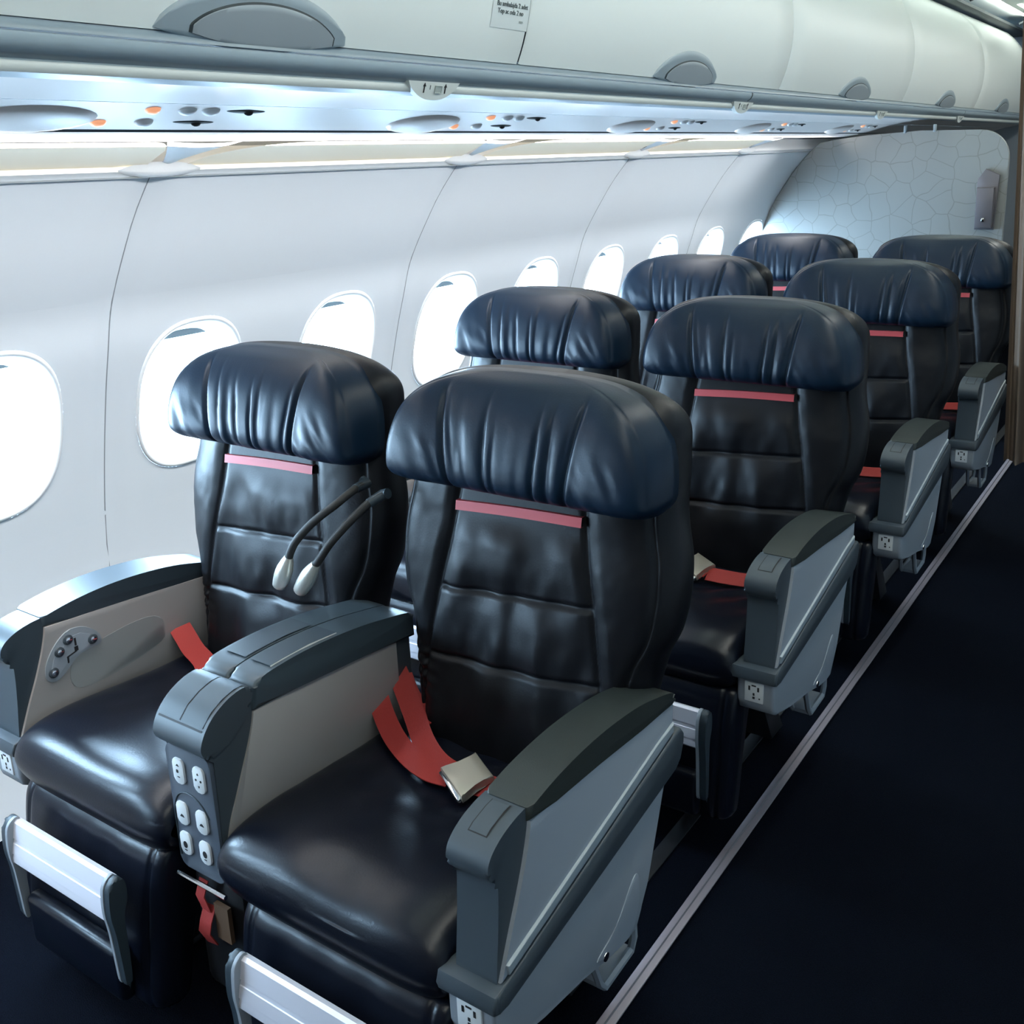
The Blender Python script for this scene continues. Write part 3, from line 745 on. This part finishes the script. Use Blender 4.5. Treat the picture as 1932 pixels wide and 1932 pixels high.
# ---------- aisle seat (first row), coordinates local to its centre line
def aisle_seat(label):
    r = empty('aircraft_seat', (XA, YR, 0), label, 'seat', 'black leather aircraft seats')
    d = XA
    seat_common(r, XA, -.272, .198, 1.7, (-.215, .205))
    x0, x1 = -.119, -.050
    obj('armrest_casing', B(arm_casing(x0, x1), d), DARKP, r)
    pb = B(arm_pad(-.118, -.042), d)
    obj('armrest_pad', pb, PADM, r)
    pn = obj('side_panel', B(side_panel(-.056, -.0435), d), PANEL, r)
    obj('panel_ridge', B(ridge(-.05, -.0395), d), RIDGE, pn)
    bd = obj('trim_band', B(band(-.060, -.037), d), DARKP, r)
    obj('front_ledge', B(prism([(.832, .436), (.838, .452), (.862, .457), (.90, .455), (.90, .425), (.845, .421), (.834, .426)], -.139, -.038, 'x', bev=.004, seg=3), d), DARKP, bd)
    sh = obj('lower_shell', B(shell(-.128, -.045), d), SHELLM, r)
    socket(r, -.088 - d, .842, .397)
    # recess dimple and screw low on the shell's outside
    dm = smooth_poly([(1.10, .300), (1.16, .322), (1.215, .372), (1.235, .368), (1.236, .33), (1.222, .285), (1.19, .272)], 4)
    obj('recess', B(prism([tuple(p) for p in dm], -.047, -.0435, 'x', bev=.0015), d), PANEL, sh)
    obj('screw', B(prism([(1.125 + .008 * cos(a * pi / 6), .292 + .008 * sin(a * pi / 6)) for a in range(12)], -.046, -.0415, 'x', bev=.001), d), CHROME, sh)
    # pop-up call plate outlined on the nose
    def nose_z(y): return interp([(.851, .642), (.862, .656), (.885, .668), (.915, .675), (.945, .677)], y)
    ys_ = [.874, .885, .9, .915, .930]
    fr = grid(lambda i, j: ((-.100, -.068)[j] - d, ys_[i] - YR, nose_z(ys_[i]) + .0012), 5, 2)
    obj('button_gap', join(fr), INK, r, smooth=False)
    fr = grid(lambda i, j: ((-.098, -.070)[j] - d, ys_[i] * .96 + .902 * .04 - YR, nose_z(ys_[i] * .96 + .902 * .04) + .0020), 5, 2)
    obj('armrest_button', fr, DARKP, r)
    # open metal leg bracket below the shell
    zt = [(1.10, .262), (1.25, .245), (1.262, .222), (1.268, .192), (1.258, .178), (1.165, .178), (1.15, .186)]
    b_ = bmesh.new()
    fo = tube([(-.072 - d, 1.12 - YR, .285), (-.072 - d, 1.150 - YR, .205), (-.072 - d, 1.165 - YR, .186), (-.072 - d, 1.255 - YR, .190), (-.072 - d, 1.266 - YR, .21), (-.072 - d, 1.262 - YR, .275)], .007, 6)
    fo2 = tube([(-.115 - d, 1.12 - YR, .285), (-.115 - d, 1.150 - YR, .205), (-.115 - d, 1.165 - YR, .186), (-.115 - d, 1.255 - YR, .190), (-.115 - d, 1.266 - YR, .21), (-.115 - d, 1.262 - YR, .275)], .007, 6)
    pl = box(-.118 - d, -.069 - d, 1.160 - YR, 1.262 - YR, .182, .192, .002); me = D.meshes.new('tmp'); pl.to_mesh(me); pl.free()
    b_.from_mesh(me); D.meshes.remove(me)
    for v_, f_ in (fo, fo2):
        vv = [b_.verts.new(p) for p in v_]
        for q in f_: b_.faces.new([vv[k] for k in q])
    obj('leg_bracket', b_, SHELLM, r)
    obj('strut', B(prism([(1.17, .19), (1.23, .19), (1.34, .02), (1.26, .02)], -.27, -.20, 'x', bev=.004), d), BLACKM, r)
    # lap belt: two crossing straps from the console side, buckle, strap to the aisle arm
    bl = obj('seat_belt', ([], []), REDS, r)
    def zc(y): return .500
    P1 = smooth_poly([(-.618 - d, 1.302 - YR, .560), (-.585 - d, 1.285 - YR, .536), (-.525 - d, 1.245 - YR, .513), (-.455 - d, 1.192 - YR, .504), (-.395 - d, 1.158 - YR, .504), (-.335 - d, 1.142 - YR, .507)], 6, closed=False)
    P2 = smooth_poly([(-.618 - d, 1.246 - YR, .530), (-.582 - d, 1.222 - YR, .511), (-.52 - d, 1.182 - YR, .502), (-.45 - d, 1.147 - YR, .501), (-.39 - d, 1.130 - YR, .502), (-.345 - d, 1.132 - YR, .504)], 6, closed=False)
    P3 = smooth_poly([(-.335 - d, 1.140 - YR, .506), (-.285 - d, 1.142 - YR, .506), (-.24 - d, 1.152 - YR, .504), (-.19 - d, 1.172 - YR, .503), (-.12 - d, 1.20 - YR, .506)], 6, closed=False)
    P4 = smooth_poly([(-.60 - d, 1.30 - YR, .548), (-.56 - d, 1.278 - YR, .522), (-.505 - d, 1.262 - YR, .508), (-.485 - d, 1.258 - YR, .506)], 6, closed=False)
    V = join(ribbon(P1, (.5, .85, .25), .040), ribbon(P2, (.45, .88, .15), .040), ribbon(P3, (-.2, .9, .55), .040), ribbon(P4, (.5, .85, .1), .040))
    me = bl.data; me.from_pydata([tuple(v) for v in V[0]], [], V[1]); me.update()
    # buckle: flared lift-lever body
    bk = bmesh.new()
    top = [(-.030, .026), (.030, .026), (.027, .012), (.025, -.004), (.033, -.022), (.036, -.030), (-.036, -.030), (-.033, -.022), (-.025, -.004), (-.027, .012)]
    bo = prism(top, 0, .014, 'z', bev=.003); me = D.meshes.new('tmp'); bo.to_mesh(me); bo.free(); bk.from_mesh(me); D.meshes.remove(me)
    mw = Matrix.Translation((-.312 - d, 1.142 - YR, .510)) @ Matrix.Rotation(radians(-28), 4, 'Z') @ Matrix.Rotation(radians(12), 4, 'X') @ Matrix.Rotation(radians(8), 4, 'Y') @ Matrix.Scale(1.15, 4)
    bk.transform(mw)
    o = obj('buckle', bk, BUCK, bl); o['label'] = 'pale metal lift-lever buckle'
    kl = box(-.034, .034, -.036, -.026, .001, .009, .003); kl.transform(mw); obj('buckle_hinge', kl, CHROME, bl)
    return r
def window_seat(label):
    r = empty('aircraft_seat', (XW, YR, 0), label, 'seat', 'black leather aircraft seats')
    d = XW
    seat_common(r, XW, -.238, .233, 5.3, (-.215, .215))
    xi = -1.2
    obj('armrest_casing', B(arm_casing(-1.285, xi - .006), d), DARKP2, r)
    obj('armrest_pad', B(arm_pad(-1.297, xi - .001), d), DARKP2, r)
    pn = obj('inner_panel', B(prism([tuple(p) for p in smooth_poly(SCURVE, 4, closed=False)] + [(.86, .42), (1.358, .42), (1.362, .619), (1.2, .635), (1.05, .6485)], xi - .010, xi, 'x', bev=.002), d), BEIGE, r)
    bean = [(.923, .554), (.926, .578), (.942, .604), (.964, .624), (.986, .633), (1.015, .627), (1.041, .606), (1.049, .586), (1.041, .577), (1.015, .576), (.992, .57), (.964, .549), (.947, .54), (.932, .541)]
    cp_ = obj('control_pod', B(prism([tuple(p) for p in smooth_poly(bean, 4)], xi - .002, xi + .0025, 'x', bev=.001), d), SHELLM, r)
    plate = [(.944, .588), (.936, .566), (.949, .550), (.976, .573), (1.018, .583), (1.024, .592), (1.026, .606), (1.005, .618), (.990, .618), (.975, .608), (.960, .600)]
    obj('control_plate', B(prism([tuple(p) for p in plate], xi + .0020, xi + .0035, 'x'), d), PANEL, cp_, smooth=False)
    for y, z in ((.978, .614), (.957, .596), (.939, .559), (1.029, .594)):
        def kn(rr, x0, x1): return prism([(y + rr * cos(a * pi / 10), z + rr * sin(a * pi / 10)) for a in range(20)], x0, x1, 'x', bev=.0012)
        obj('socket_ring', B(kn(.0105, xi, xi + .0055), d), DARKP, cp_)
        obj('socket_plug', B(kn(.0065, xi + .004, xi + .009), d), CHROME, cp_)
    sy = bmesh.new()
    for y0, y1, z0, z1 in ((.990, .994, .596, .612), (.988, .996, .584, .594)):
        t = box(xi + .0032, xi + .0042, y0, y1, z0, z1); me = D.meshes.new('tmp'); t.to_mesh(me); t.free(); sy.from_mesh(me); D.meshes.remove(me)
    for a in (((.970, .580), (.993, .586), (.993, .583), (.974, .578), (.973, .566), (.970, .566)),):
        t = prism(list(a), xi + .0032, xi + .0042, 'x'); me = D.meshes.new('tmp'); t.to_mesh(me); t.free(); sy.from_mesh(me); D.meshes.remove(me)
    obj('recline_symbol', B(sy, d), INK, cp_, smooth=False)
    pk = [(.992, .572), (1.06, .585), (1.13, .590), (1.175, .584), (1.195, .567), (1.197, .546), (1.185, .520), (1.088, .500), (1.01, .497), (.981, .507), (.972, .528), (.977, .556)]
    obj('pocket_recess', B(prism([tuple(p) for p in smooth_poly(pk, 4)], xi - .002, xi + .0008, 'x', bev=.0006), d), mat('pocket_grey', (.27, .28, .28), .55), r)
    bd = obj('trim_band', B(band(-1.300, -1.280), d), DARKP, r)
    obj('front_ledge', B(prism([(.832, .436), (.838, .452), (.862, .457), (.90, .455), (.90, .425), (.845, .421), (.834, .426)], -1.299, -1.196, 'x', bev=.004, seg=3), d), DARKP, bd)
    sh = obj('lower_shell', B(shell(-1.293, -1.205), d), SHELLM, r)
    socket(r, -1.245 - d, .842, .397)
    sb = obj('seat_belt', ([], []), REDS, r)
    P1 = smooth_poly([(-1.197 - d, 1.232 - YR, .534), (-1.165 - d, 1.222 - YR, .522), (-1.12 - d, 1.206 - YR, .510), (-1.06 - d, 1.187 - YR, .505), (-.97 - d, 1.14 - YR, .503), (-.88 - d, 1.13 - YR, .503), (-.76 - d, 1.16 - YR, .503)], 6, closed=False)
    V = ribbon(P1, (.5, .85, .1), .046); sb.data.from_pydata([tuple(v) for v in V[0]], [], V[1]); sb.data.update()
    bo = prism([(-.030, .026), (.030, .026), (.025, -.004), (.036, -.030), (-.036, -.030), (-.025, -.004)], 0, .014, 'z', bev=.003)
    bo.transform(Matrix.Translation((-.90 - d, 1.132 - YR, .505)) @ Matrix.Rotation(radians(-8), 4, 'Z')); obj('buckle', bo, BUCK, sb)
    return r
seatsA, seatsW = [], []
A1 = aisle_seat('front aisle seat, nearest the viewer, red belt with buckle lying across its cushion')
W1 = window_seat('front window seat with shiny cushion and a reading lamp bent across its backrest')
LA = ['second aisle seat along the aisle, directly behind the nearest seat, red strip in full view',
      'third aisle seat along the aisle, small white buckle beside its grey armrest',
      'fourth and last aisle seat, before the bulkhead, armrest partly behind the brown curtain']
LW = ['second window seat, headrest showing between the two front seats', 'third window seat, only headrest and a bit of red strip visible',
      'fourth and last window seat, headrest against the patterned bulkhead at the last window']
for k in range(3):
    a_ = dup(A1, (XA, YR + ROWP * (k + 1), 0), LA[k])
    for p_ in a_.children:
        if p_.name.startswith('seat_belt'):
            for q_ in p_.children: q_.location = (-.055, .01, 0)
    dup(W1, (XW, YR + ROWP * (k + 1), 0), LW[k])

# goose-neck reading lamps: only the first row has them out
def goose(parent, d, pts, end):
    P = smooth_poly(pts, 8, closed=False)
    t = obj('reading_lamp', tube([(p[0] - d, p[1] - YR, p[2]) for p in P], .0078, 12), RUBBER, parent)
    a = Vector(pts[-1]); v = Vector(end) - a
    n = 12; prof = [(0, .0085), (.05, .0095), (.15, .012), (.35, .0155), (.5, .0165), (.65, .0165), (.85, .0150), (.97, .0135), (1.0, .0115)]
    obj('lamp_head', tube([(a + v * q - Vector((d, YR, 0))) for q, _ in prof], [w for _, w in prof], 14), mat('lamp_head_metal', (.78, .78, .72), .34, metal=.7) if 'lamp_head_metal' not in D.materials else D.materials['lamp_head_metal'], t)
    obj('lamp_base', tube([(pts[0][0] - d - .012 * (1 if d < -.6 else -1), pts[0][1] + .0 - YR, pts[0][2] + .004), (pts[0][0] - d, pts[0][1] - YR, pts[0][2]), (pts[1][0] - d, pts[1][1] - YR, pts[1][2])], [.010, .0105, .009], 12), DARKP2, t)
goose(W1, XW, [(-.672, 1.32, .925), (-.668, 1.285, .925), (-.680, 1.245, .905), (-.715, 1.215, .872), (-.745, 1.195, .835), (-.762, 1.19, .803)], (-.793, 1.185, .738))
goose(A1, XA, [(-.612, 1.30, .918), (-.622, 1.27, .908), (-.640, 1.235, .880), (-.668, 1.21, .842), (-.685, 1.20, .815), (-.696, 1.195, .800)], (-.742, 1.19, .737))

# ---------- centre consoles between the two seats of a row
def console(label):
    d = -.66
    r = empty('centre_console', (d, YR, 0), label, 'armrest', 'centre consoles between the seats')
    x0, x1 = -.722, -.602
    N = [(.96, .690), (.935, .692), (.905, .688), (.874, .681), (.851, .659), (.842, .640), (.843, .628), (.850, .619), (.858, .612), (.858, .56), (.857, .50), (.855, .44), (.853, .375)]
    pts = [tuple(p) for p in smooth_poly(N, 4, closed=False)]
    obj('casing', B(prism(pts + [(.90, .372), (1.335, .39), (1.335, .64), (.975, .68)], x0, x1, 'x', bev=.008, seg=3), d), DARKP, r)
    # rounded head that overhangs the control face
    NH = [(.946, .685), (.941, .698), (.922, .701), (.895, .695), (.868, .681), (.848, .661), (.838, .641), (.838, .628), (.845, .616), (.858, .612), (.90, .625), (.935, .655)]
    hd = obj('head', B(prism([tuple(p) for p in smooth_poly(NH, 4)], -.721, -.600, 'x', bev=.007, seg=4), d), DARKP, r)
    def hz(y): return interp([(.838, .641), (.848, .661), (.868, .681), (.895, .695), (.922, .701), (.941, .698)], y)
    yy = [.850, .858, .868, .880, .892, .905, .918, .930, .936]
    for a, b_ in ((-.714, -.664), (-.661, -.608)):
        obj('head_plate', L(grid(lambda i, j: ((a, b_)[j], yy[i], hz(yy[i]) + .0022), len(yy), 2), dx=d), LIDM, hd)
    obj('head_seam', L(join(grid(lambda i, j: ((-.664, -.661)[j], yy[i], hz(yy[i]) + .0015), len(yy), 2), grid(lambda i, j: ((-.715, -.607)[j], (.8466, .8482)[i], hz((.8466, .8482)[i]) + .0018), 2, 2)), dx=d), INK, hd, smooth=False)
    # two arm pads with hinged lids; the right-hand lid is edged by a pale strip
    CT = [(.946, .690), (.958, .703), (1.0, .709), (1.08, .709), (1.18, .700), (1.26, .686), (1.325, .672), (1.342, .660), (1.342, .616), (1.20, .636), (1.02, .652), (.942, .655)]
    ct = [tuple(p) for p in smooth_poly(CT[:8], 4, closed=False)] + CT[8:]
    for a, b_ in ((-.728, -.6625), (-.6595, -.595)):
        obj('arm_pad', B(prism(ct, a, b_, 'x', bev=.007, seg=3), d), LIDM, r)
    def tz(y): return interp([(.97, .7055), (1.0, .709), (1.08, .709), (1.18, .700), (1.27, .6845)], y)
    yl = [.992, 1.02, 1.05, 1.08, 1.11, 1.145]
    lid = obj('lid', L(grid(lambda i, j: ((-.655, -.605)[j], yl[i], tz(yl[i]) + .0025), 6, 2), dx=d), DARKP2, r)
    obj('lid_edge', L(grid(lambda i, j: ((-.605, -.601)[j], yl[i], tz(yl[i]) + (.0022, -.003)[j]), 6, 2), dx=d), mat('lid_edge_grey', (.55, .56, .54), .4), lid)
    obj('lid', L(grid(lambda i, j: ((-.721, -.667)[j], yl[i], tz(yl[i]) + .0025), 6, 2), dx=d), DARKP2, r)
    sp_ = [tuple(p) for p in smooth_poly([(.943, .652), (.938, .632), (.926, .60), (.908, .56), (.890, .52), (.875, .488), (.864, .455)], 4, closed=False)] + [(.87, .42), (1.29, .42), (1.29, .624), (1.2, .634), (1.06, .648)]
    obj('side_panel', B(prism(sp_, -.606, -.5985, 'x', bev=.002), d), BEIGE, r)
    obj('side_panel', B(prism(sp_, -.7255, -.718, 'x', bev=.002), d), BEIGE, r)
    # inset control face with six white buttons
    obj('control_face', B(prism(rounded_rect(d, .492, .112, .236, .016), .8505, .860, 'y', bev=.001), d), mat('control_slate', (.06, .075, .098), .45), r)
    arc = tube(smooth_poly([(-.712, .8498, .395), (-.7135, .8498, .45), (-.711, .8498, .488), (-.699, .8498, .514), (-.678, .8498, .526), (-.655, .8498, .525), (-.635, .8498, .513), (-.622, .8498, .495)], 6, closed=False), .0014, 6)
    obj('control_arc', L(arc, dx=d), DARKP2, r)
    BT = [(-.683, .566, 'v'), (-.632, .566, 'd'), (-.690, .484, 'b'), (-.640, .484, 'b'), (-.692, .425, 'p'), (-.642, .425, 'p')]
    for x, z, kd in BT:
        bt = obj('button', B(prism(rounded_rect(x, z, .027, .046 if kd in 'vd' else .042, .009), .8465, .852, 'y', bev=.0014), d), WHITEP, r)
        sy = bmesh.new()
        def add(poly):
            t = prism(poly, .8459, .8466, 'y'); me = D.meshes.new('tmp'); t.to_mesh(me); t.free(); sy.from_mesh(me); D.meshes.remove(me)
        if kd == 'v':
            add([(x - .004, z + .010), (x + .004, z + .010), (x, z + .014)]); add([(x - .003, z - .011), (x + .003, z - .011), (x + .003, z - .0095), (x - .003, z - .0095)]); add(rounded_rect(x - .002, z, .005, .006, .001, 2))
        elif kd == 'd':
            add([(x - .0022, z + .010), (x + .0022, z + .010), (x, z + .014)]); add([(x - .0022, z - .010), (x + .0022, z - .010), (x, z - .014)])
            add(rounded_rect(x - .006, z, .004, .004, .0015, 2)); add(rounded_rect(x + .006, z, .004, .004, .0015, 2))
        elif kd == 'b':
            add([(x - .005, z - .006), (x + .006, z - .006), (x + .003, z - .002), (x - .001, z - .001)])
        else:
            add([(x + .0065 * cos(a * pi / 8) * .8, z - .002 + .0065 * sin(a * pi / 8)) for a in range(16)]); add([(x - .003, z - .013), (x + .003, z - .013), (x + .003, z - .0115), (x - .003, z - .0115)])
        obj('symbol', B(sy, d), INK, bt, smooth=False)
    obj('lower_bar', L(tube([(-.722, .845, .358), (-.600, .845, .358)], .004, 8), dx=d), CHROME, r)
    # stowage below: dark pouch, red pull straps, brown card
    obj('stowage_pouch', B(box(-.735, -.60, .875, 1.30, .10, .345, .02), d), BLACKM, r)
    obj('pull_strap', L(join(ribbon([(-.678, .862, .350), (-.678, .850, .325), (-.672, .856, .292)], (1, 0, 0), .022), ribbon([(-.670, .862, .303), (-.668, .848, .28), (-.674, .846, .255), (-.672, .858, .225)], (1, .1, 0), .026)), dx=d), REDS, r)
    obj('stowed_card', B(box(-.655, -.620, .858, .866, .245, .315), d), BROWN, r)
    return r
C1 = console('front centre console with white control buttons, between the two nearest seats')
dup(C1, (-.66, YR + ROWP, 0), 'centre console of the second row, behind the front seats')
dup(C1, (-.66, YR + 2 * ROWP, 0), 'centre console of the third row, between its two seats')
dup(C1, (-.66, YR + 3 * ROWP, 0), 'centre console of the last row, before the bulkhead')

# ================================================================== CURTAIN, RACK
def curtain():
    def f(i, j):
        t = i / 160; u = j / 30; z = .275 + (2.28 - .275) * u
        x = -.008 - .085 * u + .55 * t
        y = 4.235 + .035 * sin(t * 52 + .4 * sin(u * 2)) * (1 - .2 * u) + .012 * sin(t * 120 + u)
        return (x, y, z)
    A = grid(f, 161, 31); Bk = grid(lambda i, j: Vector(f(i, j)) + Vector((0, .006, 0)), 161, 31)
    e = grid(lambda i, j: Vector(f(0, i)) + Vector((0, .006 * j, 0)), 31, 2)
    return join(A, Bk, e)
ct = setp(obj('curtain', curtain(), CURT, ang=180), 'brown pleated cabin curtain hanging at the right edge of the aisle', 'curtain')
rk = empty('magazine_rack', (-.375, YB, 1.24), 'grey magazine rack mounted high on the patterned bulkhead', 'rack')
obj('back_plate', prism([(-.055, -.145), (.035, -.145), (.045, .12), (-.02, .15), (-.055, .10)], -.025, -.001, 'y', bev=.004), RACKM, rk)
obj('front_pocket', prism([(-.05, -.135), (.03, -.135), (.03, .06), (-.05, .06)], -.055, -.02, 'y', bev=.006), RACKM, rk)
obj('latch', box(-.018, -.004, -.062, -.05, -.105, -.085, .002), CHROME, rk)
